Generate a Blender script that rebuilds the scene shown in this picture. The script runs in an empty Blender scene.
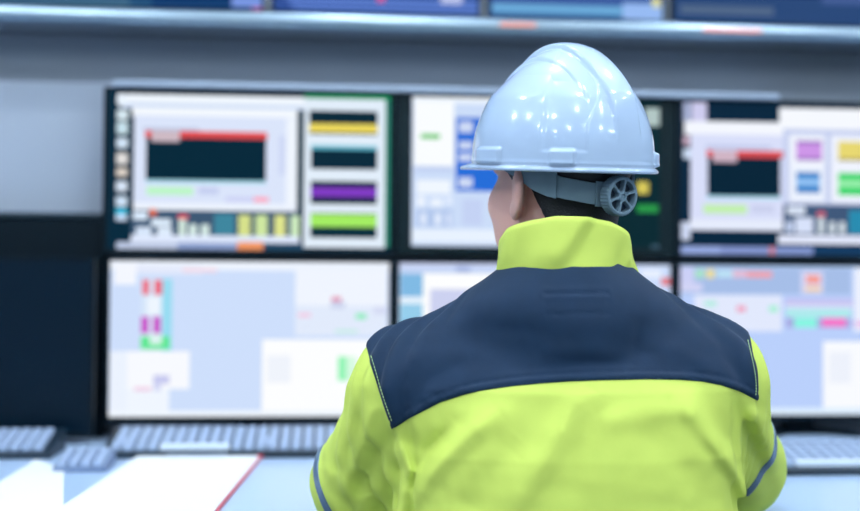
import bpy, math, random
import numpy as np
from mathutils import Vector, Matrix
from mathutils.bvhtree import BVHTree
random.seed(4)
SC = bpy.context.scene
C = SC.collection

# ------------------------------------------------------------------ camera measurements
F = 1150.0
YAW, PITCH, ROLL = 0.0845, 0.0192, 0.0069
CAM = np.array([0.4727, -2.4682, 1.095])
ZT = 1.132                       # height of the top of the lower row of pictures on the screens
DESK = 0.75
def cam_axes():
    cy, sy, cp, sp = math.cos(YAW), math.sin(YAW), math.cos(PITCH), math.sin(PITCH)
    fwd = np.array([sy*cp, cy*cp, sp]); right = np.array([cy, -sy, 0.0]); up = np.cross(right, fwd)
    r = math.cos(ROLL)*right + math.sin(ROLL)*up
    u = -math.sin(ROLL)*right + math.cos(ROLL)*up
    return r, u, fwd
AR, AU, AF = cam_axes()
def ray(x, y): return AF + AR*(x-430)/F - AU*(y-255.5)/F
def atY(x, y, Y):
    d = ray(x, y); return CAM + d*((Y-CAM[1])/d[1])
def atZ(x, y, Z=DESK):
    d = ray(x, y); return CAM + d*((Z-CAM[2])/d[2])

# ------------------------------------------------------------------ materials
def lin(c):
    return tuple(((v/255)/12.92 if v/255 <= .04045 else ((v/255+.055)/1.055)**2.4) for v in c)
MATS = {}
def mat(name, rgb, rough=.5, metal=0.0, spec=.5, noise=None, bump=None, coat=0, sheen=0, sss=0):
    if name in MATS: return MATS[name]
    m = bpy.data.materials.new(name); m.use_nodes = True
    nt = m.node_tree; b = nt.nodes['Principled BSDF']
    c = lin(rgb)
    b.inputs['Base Color'].default_value = (*c, 1)
    b.inputs['Roughness'].default_value = rough
    b.inputs['Metallic'].default_value = metal
    b.inputs['Specular IOR Level'].default_value = spec
    if coat: b.inputs['Coat Weight'].default_value = coat; b.inputs['Coat Roughness'].default_value = .05
    if sheen: b.inputs['Sheen Weight'].default_value = sheen
    if sss:
        b.inputs['Subsurface Weight'].default_value = sss
        b.inputs['Subsurface Radius'].default_value = (.01, .004, .002)
    tc = nt.nodes.new('ShaderNodeTexCoord')
    if noise:
        sc, amt = noise
        n = nt.nodes.new('ShaderNodeTexNoise'); n.inputs['Scale'].default_value = sc; n.inputs['Detail'].default_value = 4
        nt.links.new(tc.outputs['Object'], n.inputs['Vector'])
        mx = nt.nodes.new('ShaderNodeMix'); mx.data_type = 'RGBA'
        mx.inputs['A'].default_value = (*[v*(1-amt) for v in c], 1)
        mx.inputs['B'].default_value = (*[min(1, v*(1+amt)) for v in c], 1)
        nt.links.new(n.outputs['Fac'], mx.inputs['Factor'])
        nt.links.new(mx.outputs['Result'], b.inputs['Base Color'])
    if bump:
        sc, st, dist = bump
        n2 = nt.nodes.new('ShaderNodeTexNoise'); n2.inputs['Scale'].default_value = sc; n2.inputs['Detail'].default_value = 3
        nt.links.new(tc.outputs['Object'], n2.inputs['Vector'])
        bp = nt.nodes.new('ShaderNodeBump'); bp.inputs['Strength'].default_value = st; bp.inputs['Distance'].default_value = dist
        nt.links.new(n2.outputs['Fac'], bp.inputs['Height'])
        nt.links.new(bp.outputs['Normal'], b.inputs['Normal'])
    MATS[name] = m
    return m
def glow(rgb, gain=1.0):
    key = 'picture_%d_%d_%d' % tuple(rgb)
    if key in MATS: return MATS[key]
    m = bpy.data.materials.new(key); m.use_nodes = True
    b = m.node_tree.nodes['Principled BSDF']
    b.inputs['Base Color'].default_value = (.001, .0015, .002, 1)
    b.inputs['Roughness'].default_value = .35
    b.inputs['Specular IOR Level'].default_value = .03
    b.inputs['Emission Color'].default_value = (*lin(rgb), 1)
    b.inputs['Emission Strength'].default_value = gain
    MATS[key] = m
    return m
M_black = mat('black_plastic', (2, 18, 28), .5, spec=.12)
M_blackg = mat('black_glass', (3, 22, 36), .3, spec=.15)
M_grey = mat('grey_plastic', (150, 160, 175), .5)
M_alu = mat('brushed_aluminium', (205, 212, 222), .3, 1.0)

# ------------------------------------------------------------------ mesh helpers
class MB:
    """collects vertices and faces of one mesh"""
    def __init__(s): s.v = []; s.f = []; s.m = []; s.mats = []
    def mi(s, m):
        if m not in s.mats: s.mats.append(m)
        return s.mats.index(m)
    def add(s, vs, fs, m):
        b = len(s.v); s.v += [tuple(map(float, p)) for p in vs]
        k = s.mi(m)
        for f in fs: s.f.append([b+i for i in f]); s.m.append(k)
    def box(s, lo, hi, m, bev=0.0, top=None):
        """box with bevelled edges; top = (dx, dy) shrink of the upper face"""
        x0, y0, z0 = lo; x1, y1, z1 = hi
        b = min(bev, (x1-x0)*.45, (y1-y0)*.45, (z1-z0)*.45)
        tx, ty = top or (0, 0)
        if b <= 0:
            vs = [(x0,y0,z0),(x1,y0,z0),(x1,y1,z0),(x0,y1,z0),(x0+tx,y0+ty,z1),(x1-tx,y0+ty,z1),(x1-tx,y1-ty,z1),(x0+tx,y1-ty,z1)]
            s.add(vs, [(3,2,1,0),(4,5,6,7),(0,1,5,4),(1,2,6,5),(2,3,7,6),(3,0,4,7)], m); return
        def ring(x0, y0, x1, y1, z, c):
            return [(x0+c,y0,z),(x1-c,y0,z),(x1,y0+c,z),(x1,y1-c,z),(x1-c,y1,z),(x0+c,y1,z),(x0,y1-c,z),(x0,y0+c,z)]
        vs = ring(x0+b,y0+b,x1-b,y1-b,z0,b*.5) + ring(x0,y0,x1,y1,z0+b,b) + ring(x0+tx,y0+ty,x1-tx,y1-ty,z1-b,b) + ring(x0+b+tx,y0+b+ty,x1-b-tx,y1-b-ty,z1,b*.5)
        fs = [tuple(range(7,-1,-1)), tuple(range(24,32))]
        for k in range(3):
            for i in range(8):
                j = (i+1) % 8
                fs.append((k*8+i, k*8+j, k*8+8+j, k*8+8+i))
        s.add(vs, fs, m)
    def rings(s, rings, m, close=True, cap0=True, cap1=True):
        n = len(rings[0]); vs = [p for r in rings for p in r]; fs = []
        for k in range(len(rings)-1):
            for i in range(n if close else n-1):
                j = (i+1) % n
                fs.append((k*n+i, k*n+j, k*n+n+j, k*n+n+i))
        if cap0: fs.append(tuple(range(n-1, -1, -1)))
        if cap1: fs.append(tuple(range((len(rings)-1)*n, len(rings)*n)))
        s.add(vs, fs, m)
    def tube(s, pts, r, m, n=10):
        pts = [Vector(p) for p in pts]; rs = []
        for i, p in enumerate(pts):
            t = (pts[min(i+1, len(pts)-1)] - pts[max(i-1, 0)]).normalized()
            a = t.cross(Vector((0,0,1)) if abs(t.z) < .9 else Vector((1,0,0))).normalized(); b = t.cross(a)
            rr = r[i] if isinstance(r, (list, tuple)) else r
            rs.append([p + (a*math.cos(q)+b*math.sin(q))*rr for q in [2*math.pi*k/n for k in range(n)]])
        s.rings(rs, m)
    def build(s, name, parent=None, smooth=False, loc=None, rot=None):
        me = bpy.data.meshes.new(name); me.from_pydata(s.v, [], s.f)
        for m in s.mats: me.materials.append(m)
        me.polygons.foreach_set('material_index', s.m)
        if smooth: me.polygons.foreach_set('use_smooth', [True]*len(me.polygons))
        me.update()
        o = bpy.data.objects.new(name, me); C.objects.link(o)
        if parent: o.parent = parent
        if loc is not None: o.location = loc
        if rot is not None: o.rotation_euler = rot
        return o
def npmesh(name, V, faces, m, parent=None, smooth=True):
    faces = np.asarray(faces, np.int32); k = faces.shape[1]
    me = bpy.data.meshes.new(name)
    me.vertices.add(len(V)); me.vertices.foreach_set('co', np.asarray(V, np.float32).ravel())
    me.loops.add(faces.size); me.loops.foreach_set('vertex_index', faces.ravel())
    me.polygons.add(len(faces))
    me.polygons.foreach_set('loop_start', np.arange(0, faces.size, k, dtype=np.int32))
    me.polygons.foreach_set('use_smooth', np.full(len(faces), smooth))
    me.materials.append(m); me.update(calc_edges=True); me.validate()
    o = bpy.data.objects.new(name, me); C.objects.link(o)
    if parent: o.parent = parent
    return o
def empty(name, loc=(0,0,0), rz=0):
    o = bpy.data.objects.new(name, None); C.objects.link(o); o.location = loc; o.rotation_euler = (0,0,rz)
    o.empty_display_size = .05
    return o
def tag(o, label, cat, group=None):
    o['label'] = label; o['category'] = cat
    if group: o['group'] = group
    return o
def struct(o): o['kind'] = 'structure'; return o

# ------------------------------------------------------------------ signed distance toolbox for the figure
def smin(a, b, k):
    h = np.clip(.5+.5*(b-a)/k, 0, 1)
    return b*(1-h)+a*h-k*h*(1-h)
def smax(a, b, k): return -smin(-a, -b, k)
def rcone(P, a, b, r1, r2):
    a = np.array(a, np.float32); b = np.array(b, np.float32); ba = b-a; pa = P-a
    h = np.clip(pa@ba/(ba@ba), 0, 1)
    return np.linalg.norm(pa-h[:,None]*ba, axis=1)-(r1+(r2-r1)*h)
def ell(P, c, r, R=None):
    p = P-np.array(c, np.float32)
    if R is not None: p = p@np.array(R, np.float32)
    r = np.array(r, np.float32)
    k0 = np.linalg.norm(p/r, axis=1); k1 = np.linalg.norm(p/(r*r), axis=1)+1e-9
    return k0*(k0-1)/k1
def stack(P, tab, n=2.3):
    t = np.array(sorted(tab), np.float32); z = P[:,2]
    a = np.interp(z, t[:,0], t[:,1]); b = np.interp(z, t[:,0], t[:,2]); cy = np.interp(z, t[:,0], t[:,3])
    q = (np.abs(P[:,0]/a)**n+np.abs((P[:,1]-cy)/b)**n)**(1/n)
    d = (q-1)*np.minimum(a, b)
    return smax(d, np.maximum(t[0,0]-z, z-t[-1,0]), .03)
def sstep(e0, e1, x):
    t = np.clip((x-e0)/(e1-e0), 0, 1); return t*t*(3-2*t)
def sample(f, lo, hi, h, c=4):
    lo = np.array(lo, float); n = (np.ceil((np.array(hi)-lo)/(h*c)).astype(int)+1)
    ax = [lo[i]+np.arange(n[i])*h*c for i in range(3)]
    G = np.stack(np.meshgrid(*ax, indexing='ij'), -1).reshape(-1, 3).astype(np.float32)
    D = f(G).reshape(n)
    Fv = D.astype(np.float32)
    for a in range(3): Fv = np.repeat(Fv, c, axis=a)
    near = np.abs(D) < h*c*2.4
    nb = near
    for a in range(3): nb = np.repeat(nb, c, axis=a)
    I = np.argwhere(nb)
    # fine node i belongs to coarse node i//c; its place is offset by half a block
    off = lo-(c//2)*h
    Pts = (off+I*h).astype(np.float32)
    out = np.empty(len(Pts), np.float32)
    for s in range(0, len(Pts), 400000): out[s:s+400000] = f(Pts[s:s+400000])
    Fv[nb] = out
    return Fv, off
def nets(Fv, off, h):
    S = Fv < 0; nx, ny, nz = Fv.shape
    cnt = np.zeros((nx-1, ny-1, nz-1), np.int8)
    cor = [(i,j,k) for i in (0,1) for j in (0,1) for k in (0,1)]
    for i,j,k in cor: cnt += S[i:nx-1+i, j:ny-1+j, k:nz-1+k]
    I = np.argwhere((cnt > 0) & (cnt < 8))
    idx = np.full(cnt.shape, -1, np.int32); idx[tuple(I.T)] = np.arange(len(I))
    acc = np.zeros((len(I), 3)); num = np.zeros(len(I))
    for a in range(8):
        for b in range(a+1, 8):
            d = np.array(cor[b])-np.array(cor[a])
            if np.abs(d).sum() != 1: continue
            A = I+np.array(cor[a]); B = I+np.array(cor[b])
            fa = Fv[tuple(A.T)]; fb = Fv[tuple(B.T)]
            m = (fa < 0) != (fb < 0)
            t = np.where(m, fa/np.where(m, fa-fb, 1), 0)
            acc += np.where(m[:,None], A+t[:,None]*(B-A), 0); num += m
    V = off+h*(acc/num[:,None])
    Q = []
    for a in range(3):
        b, c = [(1,2),(2,0),(0,1)][a]
        n = np.array(Fv.shape); sl0 = [slice(None)]*3; sl1 = [slice(None)]*3
        sl0[a] = slice(0, n[a]-1); sl1[a] = slice(1, n[a])
        E = np.argwhere(S[tuple(sl0)] != S[tuple(sl1)])
        ok = (E[:,b] > 0) & (E[:,c] > 0) & (E[:,b] < n[b]-1) & (E[:,c] < n[c]-1)
        E = E[ok]
        def cell(db, dc):
            e = E.copy(); e[:,b] -= db; e[:,c] -= dc; return idx[tuple(e.T)]
        q = np.stack([cell(1,1), cell(0,1), cell(0,0), cell(1,0)], 1)
        fl = S[tuple(sl0)][tuple(E.T)]
        q = np.where(fl[:,None], q, q[:,::-1])
        Q.append(q)
    Q = np.concatenate(Q)
    return V, Q[(Q >= 0).all(1)]
def grad(f, P, e=.0015):
    g = np.empty_like(P)
    for a in range(3):
        d = np.zeros(3, np.float32); d[a] = e
        g[:,a] = (f(P+d)-f(P-d))/(2*e)
    return g
def solid(f, lo, hi, h, it=2):
    Fv, off = sample(f, lo, hi, h)
    V, Q = nets(Fv, off, h); V = V.astype(np.float32)
    for _ in range(it):
        g = grad(f, V); d = f(V)
        V = V-(np.clip(d, -h, h)/np.maximum((g*g).sum(1), .3))[:,None]*g
    return V, Q
def vnormals(V, T):
    n = np.zeros_like(V)
    fn = np.cross(V[T[:,1]]-V[T[:,0]], V[T[:,2]]-V[T[:,0]])
    for k in range(3): np.add.at(n, T[:,k], fn)
    return n/(np.linalg.norm(n, axis=1)[:,None]+1e-12)
def tris(Q): return np.concatenate([Q[:,[0,1,2]], Q[:,[0,2,3]]])
def cut(V, T, s):
    """split a triangle mesh along s = 0; returns (V2, s>0 triangles, s<0 triangles)"""
    s = s.copy(); s[np.abs(s) < 1e-7] = 1e-7
    pos = s > 0; k = pos[T].sum(1)
    plus = [T[k == 3]]; minus = [T[k == 0]]
    mixed = T[(k == 1) | (k == 2)]
    newv = []; table = {}
    base = len(V)
    def mid(i, j):
        key = (i, j) if i < j else (j, i)
        if key not in table:
            t = s[key[0]]/(s[key[0]]-s[key[1]])
            table[key] = base+len(newv); newv.append(V[key[0]]+t*(V[key[1]]-V[key[0]]))
        return table[key]
    tp, tm = [], []
    for tri in mixed.tolist():
        p = [pos[i] for i in tri]
        lone = p.index(True) if sum(p) == 1 else p.index(False)
        a, b, c = tri[lone], tri[(lone+1) % 3], tri[(lone+2) % 3]
        ab, ac = mid(a, b), mid(a, c)
        one = tp if pos[a] else tm; two = tm if pos[a] else tp
        one.append((a, ab, ac)); two += [(ab, b, c), (ab, c, ac)]
    V2 = np.concatenate([V, np.array(newv, np.float32).reshape(-1, 3)])
    A = np.concatenate(plus+[np.array(tp, int).reshape(-1, 3)]); B = np.concatenate(minus+[np.array(tm, int).reshape(-1, 3)])
    return V2, A, B
def compact(V, T, *more):
    u, inv = np.unique(T, return_inverse=True)
    return (V[u], inv.reshape(T.shape))+tuple(x[u] for x in more)
def patch(V, N, T, thick, sink=.002):
    """cloth patch lying on the surface: offset outward, edge turned down"""
    V2, T2, N2 = compact(V, T, N)
    E = {}
    for t in T2.tolist():
        for i in range(3):
            a, b = t[i], t[(i+1) % 3]
            E[(a, b)] = E.get((a, b), 0)+1
    bnd = [(a, b) for (a, b) in E if (b, a) not in E]
    top = V2+N2*(thick[:,None] if isinstance(thick, np.ndarray) else thick)
    low = V2-N2*sink
    n = len(V2); bi = {}
    ext = []
    def lo_i(i):
        if i not in bi: bi[i] = n+len(ext); ext.append(low[i])
        return bi[i]
    side = []
    for a, b in bnd:
        la, lb = lo_i(a), lo_i(b); side += [(b, a, la), (b, la, lb)]
    VV = np.concatenate([top, np.array(ext, np.float32).reshape(-1, 3)])
    TT = np.concatenate([T2, np.array(side, int).reshape(-1, 3)])
    return VV, TT
def seg_dist(x, y, pts):
    """distance to a polyline and the place along it (0..1)"""
    best = np.full(x.shape, 1e9); tt = np.zeros(x.shape); n = len(pts)-1
    for i in range(n):
        (ax, ay), (bx, by) = pts[i], pts[i+1]
        dx, dy = bx-ax, by-ay
        h = np.clip(((x-ax)*dx+(y-ay)*dy)/(dx*dx+dy*dy), 0, 1)
        d = np.hypot(x-ax-h*dx, y-ay-h*dy)
        m = d < best; best = np.where(m, d, best); tt = np.where(m, (i+h)/n, tt)
    return best, tt
def poly_sd(x, y, pts):
    d, _ = seg_dist(x, y, pts+[pts[0]])
    ins = np.zeros(x.shape, bool)
    for i in range(len(pts)):
        (ax, ay), (bx, by) = pts[i], pts[(i+1) % len(pts)]
        cnd = (ay > y) != (by > y)
        with np.errstate(divide='ignore', invalid='ignore'):
            ins ^= cnd & (x < (bx-ax)*(y-ay)/(by-ay if by != ay else 1e-9)+ax)
    return np.where(ins, d, -d)

# ================================================================== THE SETTING
def slab(name, lo, hi, m, bev=0):
    b = MB(); b.box(lo, hi, m, bev); return struct(b.build(name))
M_wall = mat('painted_wall', (118, 128, 142), .7, noise=(3, .04))
M_board = mat('pale_grey_panel', (150, 160, 176), .6, noise=(2, .03))
M_floor = mat('grey_floor', (120, 128, 138), .4, noise=(6, .08))
M_ceil = mat('white_ceiling', (225, 230, 235), .8, noise=(4, .02))
sz0 = float(atY(430, 31, .0)[2]); sz1 = float(atY(430, 15.5, .0)[2])
W, H, PIT, VP = .594, .334, .616, .353
slab('floor', (-4, -5, -.05), (5, 1.3, 0), M_floor)
slab('ceiling', (-4, -5, 2.9), (5, 1.3, 2.95), M_ceil)
slab('wall_back', (-4, .95, 0), (5, 1.05, 2.9), M_wall)
slab('wall_console', (-4, .125, 0), (5, .165, sz0-.001), M_wall)
pl = atY(60, 82, .09); pr = atY(780, 99, .09)
slab('trim_1', (-3.5, .09, DESK+.001), (float(pr[0]), .124, float(pl[2])), M_board, .003)

rl = atY(112, 88, -.02); rr_ = atY(780, 96, -.02)
slab('trim_2', (float(rl[0]), -.02, ZT+VP+.0075), (float(rr_[0]), .088, ZT+VP+.0195), mat('rail_light_grey', (150, 164, 184), .5), .002)

# ------------------------------------------------------------------ raised shelf over the console
sh = empty('console_shelf', (0, 0, sz0)); tag(sh, 'long grey shelf with shiny rounded front edge above the screens', 'shelf')
M_shelf = mat('shelf_laminate', (120, 130, 142), .4)
b = MB(); b.box((-3.8, .02, .003), (4.8, .93, sz1-sz0-.002), M_shelf, .002); b.build('shelf_board', sh)
prof = []
hh = (sz1-sz0)/2
for k in range(9):
    a = -math.pi/2+math.pi*k/8
    prof.append((-.012*math.cos(a)+.008, hh+hh*math.sin(a)))
prof += [(.03, 2*hh), (.03, 0)]
M_edge = mat('shelf_edge_metal', (150, 170, 186), .28, .85, noise=(2.2, .16))
b = MB(); b.rings([[(x, p[0], p[1]) for p in prof] for x in np.linspace(-3.8, 4.8, 44)], M_edge); b.build('edge_trim', sh, True)
M_or = mat('orange_reflection', (232, 138, 112), .5)  # orange reflections on the shiny edge, put in as coloured strips
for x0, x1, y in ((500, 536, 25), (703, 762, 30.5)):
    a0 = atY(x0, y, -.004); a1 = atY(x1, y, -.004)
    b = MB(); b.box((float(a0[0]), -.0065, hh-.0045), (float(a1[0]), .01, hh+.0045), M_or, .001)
    o = b.build('edge_reflection', sh); o['label'] = 'painted orange reflection on shelf edge'

# ------------------------------------------------------------------ desk
dk = empty('control_desk', (.55, 0, DESK)); tag(dk, 'long pale blue white control desk under the monitors', 'desk')
M_desk = mat('desk_laminate', (178, 203, 236), .28, spec=.5, noise=(3, .02))
M_band = mat('desk_edge_band', (150, 165, 185), .4)
b = MB(); b.box((-3.2, -.86, -.03), (3.2, .088, 0), M_desk, .004); b.build('worktop', dk)
b = MB(); b.box((-3.2, -.868, -.029), (3.2, -.8605, -.001), M_band, .002); b.build('edge_band', dk)
for x in (-2.8, -1.35, 1.35, 2.8):
    b = MB(); b.box((x-.02, -.80, -.75), (x+.02, .07, -.031), M_band, .003); b.build('leg_panel', dk)

# ------------------------------------------------------------------ pictures on the screens
BG = {}
def scr(x0, y0, x1, y1): return (x0, y0, x1, y1)
NAVY = (3, 40, 60)
def ul_content():
    r = [((0,0,999,999), NAVY), ((119,96,306,106), (240,247,255)), ((122,105,306,110), (205,220,245)),
         ((134,109,298,118), (244,249,255)), ((136,117,298,210), (219,229,251)), ((287,118,298,208), (240,246,255)), ((280,135,286,175), (205,215,245)),
         ((145,129,200,132), (190,198,225)), ((147,132,268,140), (228,78,80)), ((148,139,267,181), (0,38,56)), ((153,132,181,143), (205,185,195)),
         ((148,181,267,184), (165,222,238)), ((149,188,195,196), (188,246,198)), ((200,188,220,195), (196,206,240)),
         ((227,197,255,202), (205,210,245)), ((255,197,270,202), (255,165,190)), ((136,204,298,211), (238,244,255)),
         ((298,109,305,210), (8,50,66)), ((305,93,392,97), (20,150,96)), ((386,97,392,246), (40,130,110)), ((305,97,387,247), (226,238,250)),
         ((310,109,379,133), (4,38,54)), ((310,122,379,131), (236,216,92)), ((312,144,379,168), (4,40,58)), ((312,144,379,148), (100,190,212)),
         ((312,180,379,203), (4,38,54)), ((312,186,379,196), (128,58,194)), ((312,212,379,237), (4,44,58)), ((312,213,379,226), (164,236,98)),
         ((134,211,301,237), (62,88,116)), ((136,213,150,221), (222,238,255)), ((152,210,159,217), (224,112,82)), ((154,220,173,227), (225,240,255)),
         ((139,228,154,236), (215,230,250)), ((160,228,174,236), (222,236,252)), ((180,215,190,220), (222,90,100)), ((181,220,188,236), (214,234,224)),
         ((191,225,199,236), (214,234,230)), ((203,225,211,236), (214,234,230)), ((216,214,236,235), (62,134,158)),
         ((240,215,252,237), (214,224,138)), ((257,215,269,237), (206,230,160)), ((276,215,287,237), (222,228,140)), ((292,215,301,237), (204,232,190)),
         ((134,236,301,243), (224,234,255)), ((120,243,180,250), (188,200,226)), ((180,243,240,250), (140,160,205)), ((239,242,265,251), (242,152,100)), ((265,244,305,250), (30,70,100))]
    for y0, y1, c in ((97,107,(235,245,255)), (112,122,(215,232,240)), (124,136,(200,225,235)), (140,150,(210,228,245)), (155,166,(225,222,220)), (170,178,(220,210,200)), (183,193,(215,228,245)), (198,208,(205,225,245)), (210,216,(60,190,225)), (216,222,(200,220,245))):
        r.append(((119,y0,130,y1), c))
    return r
def um_content():
    r = [((0,0,999,999), (204,221,249)), ((412,98,520,104), (238,246,255)), ((413,103,453,167), (250,253,255)), ((420,135,439,140), (95,200,100)),
         ((413,168,453,172), (190,205,240)), ((455,118,500,192), (36,108,216)),
         ((416,181,450,195), (240,247,255)), ((416,197,425,208), (235,243,255)), ((430,199,442,208), (235,243,255)), ((445,197,452,206), (225,236,255)),
         ((416,210,452,228), (176,198,236)), ((420,214,426,226), (226,236,255)), ((434,214,441,226), (226,236,255)), ((446,214,450,226), (222,232,255)),
         ((462,200,482,226), (196,210,244)), ((412,230,600,243), (232,242,255))]
    for y0, y1 in ((122,133), (142,150), (154,162), (178,188)): r.append(((458,y0,472,y1), (206,218,246)))
    r += [((585,92,999,260), (6,40,48)), ((648,105,665,123), (178,198,196)), ((640,160,665,170), (16,52,60)), ((640,180,652,192), (214,200,90)), ((640,203,662,211), (42,152,72)), ((655,244,672,252), (70,100,120))]
    return r
def ur_content():
    r = [((0,0,999,999), (4,36,60)), ((683,103,690,122), (170,180,215)), ((691,103,706,124), (206,204,238)), ((684,122,782,136), (244,247,255)),
         ((690,135,782,232), (217,223,250)), ((705,146,770,150), (190,198,232)), ((706,151,782,158), (224,78,82)), ((707,158,779,197), (2,34,54)), ((712,151,736,163), (208,180,196)),
         ((706,197,779,200), (170,222,240)), ((703,206,746,215), (194,240,172)), ((750,206,773,214), (202,208,238)), ((690,221,782,231), (230,236,252)),
         ((683,138,689,146), (210,180,200)), ((683,150,690,160), (205,222,245)), ((681,224,690,242), (205,215,240)),
         ((778,107,999,128), (246,249,255)), ((782,128,999,236), (198,208,240)), ((788,134,824,166), (240,244,255)), ((788,166,824,202), (236,242,255)),
         ((830,134,999,202), (240,244,255)), ((795,140,821,160), (206,150,232)), ((795,140,821,143), (150,100,190)), ((795,157,821,160), (150,100,190)),
         ((795,172,819,193), (44,126,200)), ((795,178,819,186), (146,194,244)), ((837,140,870,160), (232,216,112)), ((837,157,870,160), (180,165,90)),
         ((837,172,870,195), (56,214,108)), ((837,179,870,187), (150,238,170)), ((880,140,915,160), (206,150,232)), ((880,172,915,195), (44,126,200)),
         ((782,205,999,236), (64,88,122)), ((786,207,804,215), (222,232,250)), ((794,218,812,234), (216,226,250)), ((785,222,792,233), (200,214,244)),
         ((816,212,824,217), (214,100,120)), ((817,218,823,234), (214,226,234)), ((828,222,834,234), (214,226,234)), ((838,222,844,234), (214,226,234)),
         ((848,210,870,234), (40,140,176)), ((875,210,930,234), (206,228,160)),
         ((777,236,999,245), (226,232,252)), ((681,248,720,256), (150,170,224)), ((720,248,768,256), (132,150,206)), ((768,248,774,256), (200,130,150)), ((774,248,812,256), (130,150,206)), ((812,248,999,256), (20,60,100))]
    return r
def ll_content():
    r = [((0,0,999,999), (206,223,252)), ((100,258,400,270), (238,244,255)), ((112,264,134,285), (244,247,255)), ((134,266,200,274), (228,234,252)), ((180,268,215,272), (244,218,232)),
         ((139,279,170,352), (152,220,242)), ((139,279,160,352), (214,230,250)),
         ((140,280,147,295), (236,108,130)), ((152,280,160,295), (236,108,130)), ((145,297,158,315), (238,246,255)),
         ((139,317,147,334), (202,92,204)), ((151,317,159,334), (202,92,204)), ((139,337,168,350), (96,232,148)), ((148,335,160,345), (220,244,240)),
         ((294,270,388,336), (240,245,255)), ((294,305,388,336), (226,235,252)), ((331,296,341,301), (226,150,180)), ((330,301,345,308), (205,212,238)), ((297,313,310,317), (244,200,226)), ((356,313,367,319), (140,236,190)), ((335,330,358,333), (190,236,226)), ((374,306,388,314), (214,220,244)),
         ((261,340,391,420), (253,254,255)), ((266,356,290,384), (240,244,252)), ((338,357,347,382), (150,245,184)), ((347,357,357,382), (216,250,226)),
         ((109,352,188,390), (248,250,255)), ((109,352,126,420), (236,243,255)), ((126,390,168,420), (240,246,255)), ((152,376,168,385), (200,202,240)), ((152,385,160,392), (214,218,246)), ((133,388,150,392), (240,206,230)),
         ((100,412,400,420), (240,247,255))]
    return r
def lm_content():
    return [((0,0,999,999), (196,213,246)), ((400,258,700,267), (206,216,248)), ((402,274,424,297), (128,186,228)), ((402,297,424,304), (232,244,255)), ((402,304,424,340), (150,206,236)), ((456,266,470,272), (160,178,224)),
            ((424,273,520,420), (253,254,255)), ((431,289,520,420), (204,209,240)), ((620,258,700,290), (206,222,252)), ((640,268,660,276), (232,240,255)), ((660,276,669,284), (226,120,130)), ((520,290,640,420), (225,233,252))]
def lr_content():
    return [((0,0,999,999), (186,208,252)), ((670,258,999,266), (178,206,244)), ((676,266,846,293), (166,190,232)), ((676,266,690,290), (204,208,246)), ((677,282,698,291), (210,212,246)),
            ((691,268,700,277), (168,226,202)), ((702,268,710,277), (236,222,150)), ((712,269,728,276), (190,228,246)), ((728,269,742,276), (230,190,214)), ((742,270,767,276), (244,160,168)),
            ((796,269,818,292), (216,216,246)), ((801,273,815,282), (246,160,150)), ((800,285,816,290), (242,208,170)),
            ((690,294,777,331), (226,233,253)), ((732,305,741,311), (240,160,190)), ((764,305,773,311), (160,240,210)), ((700,300,712,306), (180,235,225)),
            ((780,297,848,304), (198,196,242)), ((780,304,848,307), (222,228,250)), ((781,308,846,316), (174,236,236)), ((781,317,846,327), (168,170,226)), ((789,317,812,327), (136,246,226)), ((817,317,841,326), (246,120,202)),
            ((849,266,999,331), (236,241,255)), ((850,320,862,326), (236,196,236)), ((868,276,905,300), (214,226,250)),
            ((818,341,999,417), (249,251,255)), ((824,352,846,384), (238,242,252)), ((870,356,900,380), (160,244,190)), ((670,409,999,417), (222,239,255))]
def screen_mesh(rects, xa, ya, xb, yb, w, h, gain=1.0):
    """one sheet of glass cut into the fields of its picture; rects in the measured frame xa..xb, ya..yb"""
    xs = {0.0, 1.0}; ys = {0.0, 1.0}; R = []
    for (x0, y0, x1, y1), c in rects:
        q = [min(1, max(0, (x0-xa)/(xb-xa))), min(1, max(0, (y0-ya)/(yb-ya))), min(1, max(0, (x1-xa)/(xb-xa))), min(1, max(0, (y1-ya)/(yb-ya)))]
        q = [round(t, 4) for t in q]
        if q[2] <= q[0] or q[3] <= q[1]: continue
        xs |= {q[0], q[2]}; ys |= {q[1], q[3]}; R.append((q, c))
    xs = sorted(xs); ys = sorted(ys)
    b = MB(); nx = len(xs)
    vs = [(x*w, 0, -y*h) for y in ys for x in xs]
    b.v = vs
    for j in range(len(ys)-1):
        for i in range(nx-1):
            cx, cy = (xs[i]+xs[i+1])/2, (ys[j]+ys[j+1])/2
            col = None
            for q, c in R:
                if q[0] < cx < q[2] and q[1] < cy < q[3]: col = c
            b.f.append([j*nx+i, (j+1)*nx+i, (j+1)*nx+i+1, j*nx+i+1]); b.m.append(b.mi(glow(col, gain)))
    return b
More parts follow.
